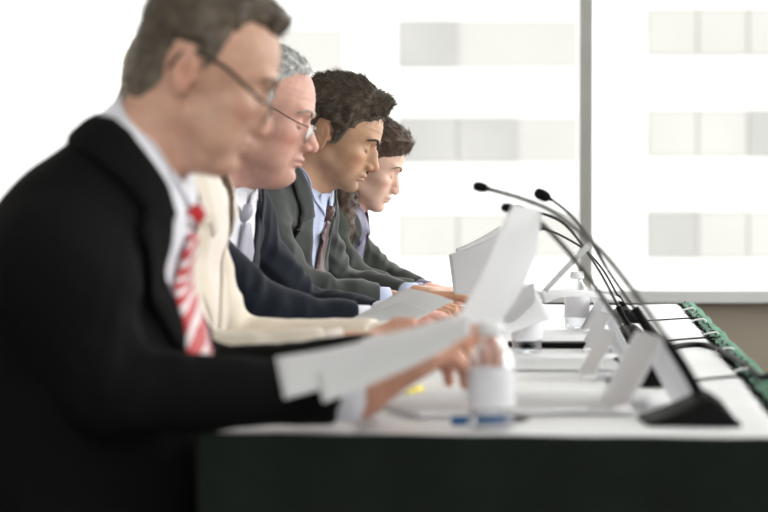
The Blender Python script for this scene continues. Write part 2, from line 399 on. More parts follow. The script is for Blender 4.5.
def hand_sdf(P, curl=(20, 35, 25), spread=1.0, thumb=((.052, .050, -.014), (.082, .050, -.026), (.104, .040, -.030)), per=None):
    d = ell(P, (.048, 0, 0), (.055, .041, .0150))
    d = smin(d, ell(P, (.034, .022, -.006), (.032, .018, .016)), .012)
    d = smin(d, cone(P, (-.006, 0, .001), (.02, 0, .001), .0235, .021), .02)
    fin = [(.028, (.041, .025, .019), .0090), (.0092, (.045, .029, .020), .0092), (-.0098, (.042, .027, .020), .0087), (-.0275, (.033, .021, .018), .0078)]
    fs = 1e9 * np.ones(len(P))
    for k, (y, ls, r) in enumerate(fin):
        p = np.array((.086 - .006 * (k == 3) - .002 * (k == 0), y, 0.001)); c = np.radians(per[k] if per else curl); a = 0; yaw = (y / .03) * .10 * spread
        d = smin(d, cone(P, (.02, y * .6, .001), p, .011, .0105), .008)
        f = None; q = p; rr = r
        for j in range(3):
            a += c[j]; v = np.array((math.cos(a) * math.cos(yaw), math.cos(a) * math.sin(yaw), -math.sin(a)))
            nx = q + v * ls[j]; g = cone(P, q, nx, rr, rr * .90); f = g if f is None else smin(f, g, .0025); q = nx; rr *= .90
        d = np.minimum(d, f) if k == 9 else smin(d, f, .0035)
    t0 = np.array((.014, .024, -.006)); t = [t0] + [np.array(x) for x in thumb]
    f = smin(cone(P, t[0], t[1], .0155, .0115), cone(P, t[1], t[2], .0112, .0100), .004); f = smin(f, cone(P, t[2], t[3], .0100, .0085), .003)
    return smin(d, f, .006)

def basis(x, z):
    x = np.array(x, float); x /= np.linalg.norm(x); z = np.array(z, float); z -= x * (z @ x); z /= np.linalg.norm(z)
    return np.stack([x, np.cross(z, x), z], 1)

def make_person(p):
    th = math.radians(p['lean'] + p['bend']); le = math.radians(p['lean']); sc0 = p.get('s', 1.0)
    off = rot('Z', p.get('yaw', 0)) @ np.array((.012 * math.cos(th) + .18 * math.sin(th) - .15 * math.sin(le), 0, -.012 * math.sin(th) + .18 * math.cos(th) - .15 * math.cos(le))) * sc0
    p['o'] = np.array(p['ring']) - off
    root = empty('person', (p['o'][0] - .12, p['o'][1], 0), p['label'], 'person', 'people seated in a row at the long table')
    s = p.get('s', 1.0)
    Rt = rot('Z', p.get('yaw', 0)) @ rot('Y', p['lean']); tw, tl = frame(p['o'], Rt, s, p['bend'])
    hs = p.get('hs', 1.0); Rh = rot('Z', p.get('hyaw', 0)) @ rot('Y', p['pitch']) @ rot('X', p.get('roll', 0)); hw, hl = frame(p['h'], Rh, hs)
    fem = p.get('fem', 0); wd = p.get('wide', 1.0); dp = p.get('deep', 1.0)
    arms = p['arms']                                    # [(side, elbow, wrist, hand dict)]
    neck_a = hw((-.014, 0, -.035)); neck_b = tw((0.0, 0, .0)); nr = (.052 if not fem else .044) * s * p.get('neck', 1)
    def neck(P):
        d = cone(P, neck_a, neck_b, nr, nr * 1.06)
        return smin(d, cone(P, hw((.030, 0, -.062)), tw((.030 - p.get('thin', 0), 0, -.005)), nr * .6, nr * .6), .02)
    def torso(P, g=0.):
        L = tl(P); L = L.copy(); L[:, 1] = np.abs(L[:, 1]) / wd; L[:, 0] = np.where(L[:, 0] > 0, L[:, 0] / dp, L[:, 0] / p.get('back', 1)); dz = p.get('drop', 0)
        d = ell(L, (.012, 0, -.17), (.122, .170, .20))
        d = smin(d, cone(L, (-.012, .05, -.01), (-.008 + dz * .6, .160, -.045 - dz), .056, .060), .06)
        d = smin(d, cone(L, (-.010, 0, .025), (-.012, .12, -.030 - dz), .045, .043), .04)
        if fem: d = smin(d, ell(L, (.075, .065, -.19), (.055, .055, .06)), .05)
        d = smin(d, ell(L, (.012, 0, -.36), (.125 - .015 * fem, .160 - .015 * fem, .18)), .08)
        d = smin(d, ell(L, (-.02, 0, -.52), (.135, .175, .11)), .08)
        return d * s * min(1, dp) - g
    def sh(sd): return tw((-.008 + .6 * p.get('drop', 0), sd * .168 * wd, -.045 - p.get('drop', 0)))
    def arms_d(P, r0, r1, r2, cut=0.0, k=.045):
        d = 1e9 * np.ones(len(P))
        for (sd, E, W, hd) in arms:
            E = np.array(E, float); W = np.array(W, float); We = W - (W - E) / np.linalg.norm(W - E) * cut
            a = smin(cone(P, sh(sd), E, r0 * s, r1 * s), cone(P, E, We, r1 * s, r2 * s), .018)
            if cut: a = np.maximum(a, ((P - We) @ ((W - E) / np.linalg.norm(W - E))))
            d = np.minimum(d, a)
        return d
    def jacket(P, solid=False):
        d = smin(torso(P, .010), arms_d(P, .066 * p.get('arm', 1), .054 * p.get('arm', 1) * p.get('fore', 1), .036 * p.get('cuff', 1), .035), .045)
        L = tl(P)
        w = np.zeros(len(P)); wa = p.get('wrinkle', 1.0)
        for (sd, E, W, hd) in arms:
            E = np.array(E, float); S = sh(sd); r = np.linalg.norm(P - E, axis=1); ax = (np.array(W) - S); ax /= np.linalg.norm(ax); q = P - E; al = q @ ax
            fold = lambda q, al, fa, fr, sd_: 1 - 2.2 * np.abs(vnoise(np.stack([al * fa, q[:, 1] * fr, (q[:, 2] - al * ax[2]) * fr], 1), 1.0, sd_))
            w += wa * .0045 * np.exp(-(r / .11) ** 2) * fold(q, al + .35 * q[:, 1], 34, 9, 3)
            c2 = S + (E - S) * .28; q = P - c2; r = np.linalg.norm(q, axis=1)
            w += wa * .0040 * np.exp(-(r / .10) ** 2) * fold(q, q[:, 2] * .8 + q[:, 0] * .7, 30, 8, 5)
            fa = (np.array(W) - E); ln = np.linalg.norm(fa); t = np.clip((P - E) @ fa / ln / ln, 0, 1); q = P - E
            w += wa * .0022 * (t > 0) * (t < 1) * np.sin(t * math.pi) * fold(q, t * ln + .3 * q[:, 1], 26, 9, 8)
        d = d - w - .0035 * vnoise(P, 11, 2) - .0012 * vnoise(P, 34, 4)
        d = np.maximum(d, -(L[:, 2] + .66) * s)
        if solid: return d
        nk = cone(P, tw((.014, 0, .0)), tw((.03, 0, .16)), (.066 if not fem else .056) * s, .080 * s)
        return ssub(d, nk, .012)
    body = lambda P: smin(smin(torso(P, -.004), neck(P), .03), arms_d(P, .045, .040, .027, 0), .04)
    hd_ = lambda P: smin(head_sdf(hl(P), p['head']) * hs, smin(neck(P), torso(P, -.004), .03), .018)
    # continuous body: head and neck in fine relief, torso and arms beneath the clothes, hands
    c = np.array(p['h'], float); skinc = np.array(p.get('skin', (.56, .33, .24)))
    zc = tw((0, 0, -.04))[2]
    V1, Q1 = surface(hd_, (c[0] - .14 * hs - .02, c[1] - .125, min(c[2] - .19, zc)), (c[0] + .16 * hs, c[1] + .125, c[2] + .155), p.get('res', .0026), 2)
    L1 = hl(V1); col = np.tile(skinc, (len(V1), 1))
    def tint(Lo, ce, r, cc, amt):
        nonlocal col
        q = Lo.copy(); q[:, 1] = np.abs(q[:, 1]); m = np.clip(1.25 - np.sqrt((((q - np.array(ce)) / np.array(r)) ** 2).sum(1)), 0, 1)[:, None] * amt
        col = col * (1 - m) + np.array(cc) * m
    red = skinc * np.array((1.05, .68, .62)); Lq = L1.copy(); Lq[:, 0] += 14 * Lq[:, 1] ** 2
    tint(L1, (.110, 0, -.022), (.018, .016, .014), red, .5)
    tint(L1, (.072, .045, -.018), (.026, .022, .020), red, p.get('blush', .35))
    tint(L1, (-.012, .085, .0), (.02, .02, .035), red, .35)
    lipc = p.get('lip', (.42, .17, .14)); tint(Lq, (.0995, 0, -.0475), (.009, .021, .0045), lipc, .8); tint(Lq, (.098, 0, -.0570), (.009, .018, .0050), lipc, .8)
    if not fem:
        tint(L1, (.075, .02, -.075), (.035, .045, .030), skinc * np.array((.72, .76, .80)), p.get('stubble', .5))
        tint(L1, (.030, .055, -.045), (.035, .02, .035), skinc * np.array((.75, .78, .82)), p.get('stubble', .5))
    tint(L1, (.086, .031, .0045), (.010, .0150, .0022), (.03, .02, .015), .85)     # lashes
    V2, Q2 = surface(body, np.array(p['o']) - (.45, .45, .75), np.array(p['o']) + (.65, .45, .30), .012, 1)
    keep = V2[Q2].mean(1); keep = ((keep[:, 2] < tw((0, 0, -.01))[2]) | (np.linalg.norm(keep - tw((0, 0, 0)), axis=1) > .11))
    Q2 = Q2[keep]
    Vs = [V1, V2]; Qs = [Q1, Q2 + len(V1)]; Cs = [col, np.tile(skinc, (len(V2), 1))]; n = len(V1) + len(V2)
    for (sd, E, W, hd) in arms:
        if hd is None: continue
        Rb = basis(hd['dir'], hd['up']); 
        mir = hd.get('mir', sd)           # +1: thumb towards +y of the hand frame
        fw = lambda P, W=W, Rb=Rb: (P - np.array(W)) @ Rb
        def hfn(P, fw=fw, hd=hd, mir=mir):
            q = fw(P) / hd.get('size', 1.0 if not fem else .88); q = q * np.array((1, mir, 1)); return hand_sdf(q, **hd.get('args', {})) * hd.get('size', 1.0 if not fem else .88)
        E_ = np.array(E, float); W_ = np.array(W, float); fwd = (W_ - E_) / np.linalg.norm(W_ - E_)
        fn = lambda P, hfn=hfn, W_=W_, fwd=fwd: smin(hfn(P), cone(P, W_ - fwd * .09, W_ - fwd * .01, .029 * s, .024 * s), .02)
        V3, Q3 = surface(fn, W_ - .22, W_ + .22, hd.get('res', .0028), 2)
        hc = skinc * np.array(hd.get('tone', (1.0, .88, .84))); cc = np.tile(hc, (len(V3), 1))
        Vs.append(V3); Qs.append(Q3 + n); Cs.append(cc); n += len(V3)
    np_mesh('body', np.vstack(Vs), np.vstack(Qs), M['skin'], root, np.vstack(Cs))
    # hair
    H = p['hair']
    if H:
        poly = H['poly']; amp = H.get('amp', .002); st = np.array(H.get('st', (40, 150, 90)))
        def hair(P):
            L = hl(P); q = L.copy(); q[:, 0] += 3.0 * np.clip(np.abs(L[:, 1]) - .045, 0, 1) ** 2 * (L[:, 0] > .03) * 8
            sdp = poly_sd(q[:, 0] + .002 * vnoise(L, 120, 6), q[:, 2] + .003 * vnoise(L, 100, 7), poly)
            top = np.clip((L[:, 2] - .03) / .07, 0, 1); back = np.clip(-L[:, 0] / .08, 0, 1); fr = np.clip((L[:, 0] - .05) / .05, 0, 1) * top
            tm = H['side'] * (1 - top) + H['top'] * top + H.get('back', .004) * back * (1 - top) + H.get('front', .0) * fr
            t = np.minimum(sdp * H.get('rise', .8), tm)
            if H.get('brow_cut'): pass
            nz = amp * (vnoise(L * st, 1.0, 1) + .5 * vnoise(L * st, 2.3, 2)) * np.clip(t / .006, 0, 1)
            if H.get('curl'): nz = nz + H['curl'] * (vnoise(L, 62, 3) + .6 * vnoise(L, 120, 4)) * np.clip(t / .01, 0, 1)
            d = (skull_sdf(L, p['head'].get('occ', .092)) - t - nz)
            for (a, b, r1, r2) in H.get('locks', []):
                d = smin(d, cone(L, a, b, r1, r2) - .6 * nz - .003 * vnoise(L, 80, 9), .012)
            return d * hs * .8
        V, Q = surface(hair, c - np.array((.19, .16, .34 if H.get('locks') else .17)), c + np.array((.20, .16, .20)), H.get('res', .0028), 1)
        L = hl(V); g = np.array(H['col']); g2 = np.array(H.get('grey', g)); m = np.clip((.05 - L[:, 2]) / .05 + .35 * vnoise(L, 60, 1) + H.get('gb', 0), 0, 1)[:, None] * np.clip((L[:, 0] + .07) / .05, 0, 1)[:, None]
        m = np.clip(m + H.get('frontgrey', 0) * np.clip((L[:, 0] - .04) / .03, 0, 1)[:, None], 0, 1)
        stn = (1 + .45 * vnoise(L * st, 1.4, 12))[:, None]
        cc = (g * (1 - m) + g2 * m) * stn
        # loose strands over the shell
        N = H.get('strands', 2500); pick = rng.integers(0, len(V), N * 3); nr_ = grad(hair, V[pick], .003); Lp = L[pick]; outer = (skull_sdf(Lp, p['head'].get('occ', .092)) > .0015); pick = pick[outer][:N]; nr_ = nr_[outer][:N]
        Lp = L[pick]; flow = np.stack([-.9 + 0 * Lp[:, 0], .12 * np.sign(Lp[:, 1]), -.45 - .5 * (Lp[:, 2] < .05)], 1)
        if H.get('forward'): flow = np.where((Lp[:, 0] > H['forward'])[:, None], np.array((.5, 0, .25)), flow)
        flow = flow @ Rh.T + .5 * rng.normal(size=flow.shape); flow -= nr_ * (flow * nr_).sum(1)[:, None]; flow /= np.linalg.norm(flow, axis=1)[:, None]
        ln = H.get('len', .014) * rng.uniform(.5, 1.3, len(pick))[:, None]; lift = H.get('lift', .3) * (.25 + .75 * np.clip((Lp[:, 2] - .04) / .06, 0, 1))[:, None]
        b0 = V[pick] - nr_ * .001; b1 = b0 + flow * ln * .5 + nr_ * ln * lift * .45; b2 = b0 + flow * ln + nr_ * ln * lift * (.5 + .5 * rng.uniform(0, 1, len(pick))[:, None])
        side = np.cross(flow, nr_); SV = []; SQ = []; K = len(pick)
        for ring, (b, r) in enumerate(((b0, .00050), (b1, .0004), (b2, .00012))):
            for k in range(3):
                a = 2 * math.pi * k / 3; SV.append(b + r * 1.3 * (math.cos(a) * side + math.sin(a) * nr_))
        SV = np.stack(SV, 1).reshape(-1, 3); base = np.arange(K)[:, None] * 9
        for rr in range(2):
            for k in range(3): SQ.append(np.hstack([base + rr * 3 + k, base + rr * 3 + (k + 1) % 3, base + rr * 3 + 3 + (k + 1) % 3, base + rr * 3 + 3 + k]))
        SQ = np.vstack(SQ); sc_ = np.repeat(cc[pick] * rng.uniform(.7, 1.5, (K, 1)), 9, 0)
        np_mesh('hair', np.vstack([V, SV]), np.vstack([Q, SQ + len(V)]), M['hair'], root, np.vstack([cc, sc_]))
    bc = p.get('brow')
    if bc:
        for sd in (-1, 1):
            pts = spline([(.0935, sd * .012, .031), (.0935, sd * .024, .0365), (.085, sd * .038, .036), (.074, sd * .048, .031)], 14)
            hf = lambda L: head_sdf(L, p['head'])
            pts = snap(hf, pts, .0004)
            mb = MB(); mb.tube(hw(pts), list(np.interp(np.linspace(0, 1, 14), [0, .3, .8, 1], [.0022, .0034, .0022, .0007]) * bc[3] * hs), 8)
            o = mb.build('eyebrow', None, root, True); m_ = M.get('brow%s' % id(p)) or mat('eyebrow_hair', bc[:3], .8, noise=.4, nscale=300, bump=.8, bscale=600); M['brow%s' % id(p)] = m_; o.data.materials.append(m_)
    # clothes
    o_ = np.array(p['o'], float)
    V, Q = surface(jacket, o_ - (.45, .48, .75), o_ + (.75, .48, .22), p.get('jres', .0065), 1)
    np_mesh('jacket', V, Q, p['suit'], root)
    # local-coordinate version of the jacket surface without neck opening
    def jl(L): return jacket(tw(L), True) / s
    def nl(L): return neck(tw(L)) / s
    def jn(L): return smin(jl(L), nl(L), .012)
    fl = fem
    st_ = p.get('open', 1.0)
    # shirt front
    strip('shirt_front' if not fem else 'blouse', [(.075, -.030, .045), (.085, -.050, .005), (.10, -.060, -.06), (.13, -.050, -.16), (.14, -.012, -.27 * st_)], [(.075, .030, .045), (.085, .050, .005), (.10, .060, -.06), (.13, .050, -.16), (.14, .012, -.27 * st_)], jn, .002, .002, p['shirt'], root, 30, 14, tw)
    # lapels and jacket collar
    for sd in (-1, 1):
        y = lambda v: sd * v
        strip('lapel', [(.055, y(.066), .012), (.085, y(.056), -.045), (.125, y(.046), -.14), (.14, y(.004 if sd < 0 else .004), -.28 * st_)],
              [(.05, y(.105), -.02), (.07, y(.122), -.075), (.11, y(.105), -.13), (.14, y(.022), -.29 * st_)], jl, .006, .0035, p['suit'], root, 30, 10, tw)
        strip('jacket_collar', [(-.062, y(.0), .042), (-.045, y(.052), .035), (.0, y(.076), .020), (.05, y(.070), -.002), (.068, y(.062), -.015)],
              [(-.072, y(.0), .014), (-.060, y(.068), .006), (-.01, y(.108), -.008), (.04, y(.114), -.018), (.068, y(.100), -.045)], jn, (.011, .006), .0035, p['suit'], root, 26, 8, tw, it=5)
    # shirt collar standing round the neck
    if not fem:
        for sd in (-1, 1):
            a = np.linspace(0, 1, 14); ph = math.pi * (1 - a * .955); cs = p.get('collar', 1.0)
            top = np.stack([.012 + np.cos(ph) * .09, sd * np.sin(ph) * .09, .080 - .048 * a], 1)
            bot = np.stack([.016 + np.cos(ph * (1 - .06 * a)) * .10, sd * np.sin(ph * (1 - .10 * a ** 3)) * .10, .014 + .004 * a - .036 * cs * a ** 4], 1)
            top = snap(nl, top, .005, 8); bot = snap(nl, bot, .011, 8); bot = np.where((jn(bot) < .0075)[:, None], snap(jn, bot, .0075), bot)
            low = np.stack([.014 + np.cos(ph) * .074, sd * np.sin(ph) * .080, .004 - .024 * a], 1)
            strip('shirt_yoke', bot + (0, 0, .012), low, jn, .0022, .0015, p['shirt'], root, 34, 8, tw)
            strip('shirt_collar', top, bot, None, 0, .0022, p['shirt'], root, 34, 6, tw)
        jt = p['tie']
        if jt:
            kc = snap(jn, np.array([[.11, 0, .014]]), .006, 8)[0]
            V, Q = surface(lambda P: ell(tl(P), kc, (.0125, .0175 , .023)) * s, tw(kc) - .05, tw(kc) + .05, .0028)
            ko = np_mesh('tie_knot', V, Q, jt, root); uv = ko.data.uv_layers.new(name='UVMap')
            Lv = tl(V)
            for l in ko.data.loops: uv.data[l.index].uv = (Lv[l.vertex_index][1] * 12, Lv[l.vertex_index][2] * 3.5)
            ks = kc + np.array((.012, 0, -.012))
            q_ = p.get('tiew', 1.0); strip('tie', [ks + (0, -.012 * q_, 0), (.100, -.021 * q_, -.06), (.130, -.030 * q_, -.15), (.15, -.036 * q_, -.29 * st_)], [ks + (0, .012 * q_, 0), (.100, .021 * q_, -.06), (.130, .030 * q_, -.15), (.15, .036 * q_, -.29 * st_)], jn, .009, .004, jt, root, 34, 8, tw)
    else:
        for sd in (-1, 1):
            strip('blouse_collar', [(-.06, 0, .068), (-.03, sd * .052, .060), (.03, sd * .056, .040), (.070, sd * .028, .005)], [(-.085, 0, .030), (-.05, sd * .075, .024), (.04, sd * .088, .0), (.092, sd * .060, -.045)], jn, (.012, .009), .002, p['shirt'], root, 24, 6, tw)
    # cuffs
    for (sd, E, W, hd) in arms:
        E_ = np.array(E, float); W_ = np.array(W, float); f_ = (W_ - E_) / np.linalg.norm(W_ - E_)
        mb = MB(); mb.tube([W_ - f_ * .07, W_ - f_ * .03, W_ - f_ * .010, W_ - f_ * .008, W_ - f_ * .03], [.030 * s, .0325 * s * p.get('cuff', 1), .0335 * s * p.get('cuff', 1), .0300 * s, .028 * s], 24)
        mb.build('cuff', p['shirt'], root, True)
    # spectacles
    if p.get('glasses'):
        G = p['glasses']; gm = G['mat']; drop = G.get('drop', -.006)
        fr = MB()
        for sd in (-1, 1):
            fr.tube(hw(spline([(-.010, sd * .078, .030), (.03, sd * .076, .030 + drop * .3), (.075, sd * .068, .020 + drop * .8), (.101, sd * .058, .016 + drop)], 14)), G.get('r', .0013), 8)
            fr.tube(hw(spline([(-.010, sd * .078, .030), (-.026, sd * .079, .020), (-.034, sd * .077, -.002)], 10)), G.get('r', .0013), 8)
        fr.tube(hw(spline([(.106, -.011, .012 + drop), (.110, 0, .016 + drop), (.106, .011, .012 + drop)], 8)), .0010, 8)
        g = fr.build('eyeglasses', gm, root, True)
        for sd in (-1, 1):
            a = np.linspace(0, 2 * np.pi, 33)[:-1]; cx = np.array((.104, sd * .034, .004 + drop))
            ring = np.stack([np.zeros(32) + .0, .0245 * np.sign(np.cos(a)) * np.abs(np.cos(a)) ** .8, .0165 * np.sign(np.sin(a)) * np.abs(np.sin(a)) ** .8], 1)
            ring[:, 0] -= np.abs(ring[:, 1] * sd + sd * 0) * .10 * np.sign(ring[:, 1] * sd)
            ring = ring @ rot('Y', 6).T + cx
            lm = MB(); lm.add(list(hw(ring)) + list(hw(ring - np.array((.0018, 0, 0)))), [tuple(range(32)), tuple(range(63, 31, -1))] + [(i, (i + 1) % 32, 32 + (i + 1) % 32, 32 + i) for i in range(32)])
            lm.build('lens', M['lens'], g)
            rm = MB(); rm.tube(hw(np.vstack([ring, ring[:1]]) - np.array((.0009, 0, 0))), G.get('rim', .0008), 6, False); rm.build('rim', G.get('rimmat', gm), g, True)
    # seated legs and shoes, under the table
    pel = tw((-.02, 0, -.53)); tr = []
    for sd in (-1, 1):
        k = pel + Rt @ np.array((0, sd * .095, 0)); kn = np.array((pel[0] + .43, k[1] + .01 * sd, .50)); an = np.array((kn[0] - .02, kn[1], .10)); tr.append((k, kn, an))
    def trou(P):
        d = ell(tl(P), (-.02, 0, -.53), (.145, .185, .115)) * s
        for k, kn, an in tr: d = smin(d, smin(cone(P, k, kn, .088, .066), cone(P, kn, an, .064, .050), .03), .04)
        return np.maximum(d, .07 - P[:, 2])
    V, Q = surface(trou, (pel[0] - .3, pel[1] - .32, 0.0), (pel[0] + .62, pel[1] + .32, .75), .014)
    np_mesh('trousers', V, Q, p['suit'], root)
    for k, kn, an in tr:
        fn = lambda P, an=an: np.maximum(smin(ell(P, (an[0] + .08, an[1], .035), (.145, .046, .042)), cone(P, (an[0] - .01, an[1], .05), (an[0], an[1], .10), .042, .040), .03), .003 - P[:, 2])
        V, Q = surface(fn, (an[0] - .12, an[1] - .1, -.02), (an[0] + .3, an[1] + .1, .2), .012)
        np_mesh('shoe', V, Q, M['black_plastic'], root)
    return root, tw, hw, pel

# ------------------------------------------------------------------ room shell
X0, X1, Y0, Y1, ZC = -3.6, 3.4, -1.2, 7.6, 2.9
def struct(name, mb, m, parent=None, **k):
    o = mb.build(name, m, parent, **k)
    if not parent: o['kind'] = 'structure'
    return o
sill_top = at(400, 290, Y1)[2]; sill_low = at(400, 303, Y1)[2]
struct('floor', MB().box(((X0 + X1) / 2, (Y0 + Y1) / 2, -.05), (X1 - X0 + .4, Y1 - Y0 + .4, .1)), M['carpet'])
struct('ceiling', MB().box(((X0 + X1) / 2, (Y0 + Y1) / 2, ZC + .05), (X1 - X0 + .4, Y1 - Y0 + .4, .1)), M['ceiling_paint'])
struct('wall_back', MB().box(((X0 + X1) / 2, Y0 - .1, .45), (X1 - X0 + .4, .2, .9)).box((X0 + 1.2, Y0 - .1, ZC / 2 + .45), (2.4, .2, ZC - .9)).box((X1 - 1.2, Y0 - .1, ZC / 2 + .45), (2.4, .2, ZC - .9)), M['wall_paint'])
wfill = bpy.data.objects.new('fill_window', None); COL.objects.link(wfill); wfill.location = ((X0 + X1) / 2, Y0, .9); wfill['kind'] = 'structure'  # unseen window added behind the camera to brighten surfaces facing it
for k in range(3): struct('mullion', MB().box((X0 + 2.43 + k * (X1 - X0 - 4.86) / 2, Y0 - .08, .45 + ZC / 2), (.05, .1, ZC - .9)), M['mullion_metal'], wfill)
struct('pane', MB().box(((X0 + X1) / 2, Y0 - .1, .45 + ZC / 2), (X1 - X0 - 4.8, .008, ZC - .9)), M['window_glass'], wfill)
struct('wall_left', MB().box((X0 - .1, (Y0 + Y1) / 2, ZC / 2), (.2, Y1 - Y0, ZC)), M['wall_paint'])
struct('wall_far', MB().box(((X0 + X1) / 2, Y1 + .12, sill_low / 2), (X1 - X0 + .4, .2, sill_low)), M['taupe_wall'])
# far window: sill, frame, mullions, panes
wn = bpy.data.objects.new('window_1', None); COL.objects.link(wn); wn.location = (0, Y1, sill_top); wn['kind'] = 'structure'
struct('sill', MB().box(((X0 + X1) / 2, Y1 + .09, (sill_top + sill_low) / 2), (X1 - X0, .26, sill_top - sill_low)), M['sill_paint'], wn, bevel=.004)
mxc = at(586.5, 100, Y1)[0]; pitch_x = 1.75; ms = [mxc + k * pitch_x for k in range(-3, 3) if X0 < mxc + k * pitch_x < X1]
ms = [m for m in ms if not (-1.6 < m < mxc - .1)]
for m in ms: struct('mullion', MB().box((m, Y1 + .06, (sill_top + ZC) / 2), (.044, .10, ZC - sill_top)), M['mullion_metal'], wn, bevel=.003)
ed = [X0] + ms + [X1]
for a, b in zip(ed, ed[1:]): struct('pane', MB().box(((a + b) / 2, Y1 + .08, (sill_top + ZC) / 2), (b - a - .04, .008, ZC - sill_top)), M['window_glass'], wn)
# window wall on the right-hand side, out of the picture, that lights the faces
struct('wall_right', MB().box((X1 + .1, (Y0 + Y1) / 2, .42), (.2, Y1 - Y0, .84)), M['taupe_wall'])
struct('trim_1', MB().box((X1 + .1, Y0 + 1.2, ZC / 2 + .42), (.2, 2.4, ZC - .84)), M['wall_paint'])
w2 = bpy.data.objects.new('window_2', None); COL.objects.link(w2); w2.location = (X1, 4, .84); w2['kind'] = 'structure'
struct('sill', MB().box((X1 + .06, (Y0 + 2.4 + Y1) / 2, .86), (.26, Y1 - Y0 - 2.4, .04)), M['sill_paint'], w2)
for m in (2.95, 4.7, 6.45): struct('mullion', MB().box((X1 + .06, m, (.88 + ZC) / 2), (.10, .05, ZC - .88)), M['mullion_metal'], w2)
struct('pane', MB().box((X1 + .08, (Y0 + 2.4 + Y1) / 2, (.88 + ZC) / 2), (.008, Y1 - Y0 - 2.4, ZC - .88)), M['window_glass'], w2)
for loc, rx, sx, sy in ((((X0 + X1) / 2, Y0 - .3, .45 + ZC / 2), ('X', 90), X1 - X0 - 4.8, ZC - .9), ((( X0 + X1) / 2, Y1 + .3, (sill_top + ZC) / 2), ('X', -90), X1 - X0, ZC - sill_top), ((X1 + .3, (Y0 + 2.4 + Y1) / 2, (.88 + ZC) / 2), ('Y', 90), ZC - .88, Y1 - Y0 - 2.4)):
    l = bpy.data.lights.new('window_portal', 'AREA'); l.shape = 'RECTANGLE'; l.size = sx; l.size_y = sy; l.cycles.is_portal = True
    o = bpy.data.objects.new('window_portal', l); COL.objects.link(o); o.location = loc; o.rotation_euler = Matrix.Rotation(math.radians(rx[1]), 3, rx[0]).to_euler()
# building across the street
M['facade_pale'] = mat('facade_pale', (.205, .205, .20), .8, noise=.04, nscale=.3)
D = 75.0
bd = empty('office_building', (10, D, -8), 'white office building with rows of wide windows across the street', 'building')
fa = MB(); fa.box((8, D + 6, 2), (110, 10, 60)); fa.build('facade', M['facade'], bd)
def fwin(x0, x1, y0, y1, pale=False):
    a = at(x0, y1, D); b = at(x1, y0, D)
    mb = MB(); mb.box(((a[0] + b[0]) / 2, D + .95 , (a[2] + b[2]) / 2), (b[0] - a[0], .2, b[2] - a[2]))
    o = mb.build('window', M['facade_curtain' if not pale else 'facade_pale'], bd)
    if pale: return
    n = max(2, int((b[0] - a[0]) / 1.6)); xs = np.linspace(a[0], b[0], n + 1)
    k = 0
    while k < n:
        kk = rng.uniform()
        if kk < .62:
            cm = MB(); cm.box(((xs[k] + xs[k + 1]) / 2, D + .82, (a[2] + b[2]) / 2), (xs[k + 1] - xs[k] - .08, .06, (b[2] - a[2]) - .1)); cm.build('curtain' if kk < .40 else 'open_sash', M['facade_curtain'] if kk < .40 else M['facade_dark'], o)
        k += 1
for r in (-1, 0, 1, 2):
    fwin(650, 905, 6 + 102.5 * r, 54 + 102.5 * r); fwin(398, 580, 18 + 98 * r, 66 + 96 * r)
    fwin(278, 343, 27 + 97 * r, 70 + 96 * r)
    for x in range(-60, 130, 40): fwin(x, x + 12, 22 + 30 * r, 32 + 30 * r, True)

# ------------------------------------------------------------------ table
TA = math.radians(5.7); TU = np.array((math.sin(TA), math.cos(TA), 0)); TV = np.array((math.cos(TA), -math.sin(TA), 0)); TZ = .75
TC = np.array((.434, 2.28, TZ)); TL, TW = 3.50, .635                     # near right corner, length, width
def tp(u, v, z=0): return TC + TU * u - TV * v + np.array((0, 0, z))  # u along the table away from us, v in from its right edge
def on_table(px, py, z=0):
    """point of the table top seen at picture position (px, py)"""
    a, b = at(px, py, 2.0), at(px, py, 4.0); t = (TZ + z - a[2]) / (b[2] - a[2]); return a + (b - a) * t
RT = np.stack([TV, TU, np.array((0, 0, 1.0))], 1)
tb = empty('conference_table', tp(TL / 2, TW / 2, -TZ), 'long narrow meeting table under a white cloth', 'table')
MB().box(tp(TL / 2, TW / 2, -.022), (TW - .01, TL - .01, .03), RT).build('tabletop', M['wall_paint'], tb)
for u in (.25, TL / 2, TL - .25):
    for v in (.08, TW - .08): MB().tube([tp(u, v, -.04), tp(u, v, -TZ + .001)], .016, 12).build('leg', M['dark_metal'], tb, True)
# white cloth: gently rumpled top with a short turned edge
nu, nv = 150, 40; V = []
for i in range(nu + 1):
    for j in range(nv + 1):
        u, v = TL * i / nu, TW * j / nv
        z = .0015 * math.sin(u * 9 + 2 * math.sin(v * 6)) * math.sin(v * 7 + u) + .0012 * math.sin(u * 31 + 5 * math.sin(v * 4))
        e = min(u, v, TL - u, TW - v); z -= .012 * max(0, 1 - e / .008) ** 2
        wv = .005 * (1 if v < .01 else 0) * math.sin(u * 26 + 1.5 * math.sin(u * 7))
        V.append(tp(u, v - wv, max(z, -.0115) + .001))
Fc = [(i * (nv + 1) + j, (i + 1) * (nv + 1) + j, (i + 1) * (nv + 1) + j + 1, i * (nv + 1) + j + 1) for i in range(nu) for j in range(nv)]
cl = mesh('tablecloth', V, Fc, M['tablecloth']); tag(cl, 'white cloth covering the top of the long meeting table', 'tablecloth')
sm = cl.modifiers.new('thickness', 'SOLIDIFY'); sm.thickness = .0015; sm.offset = -1
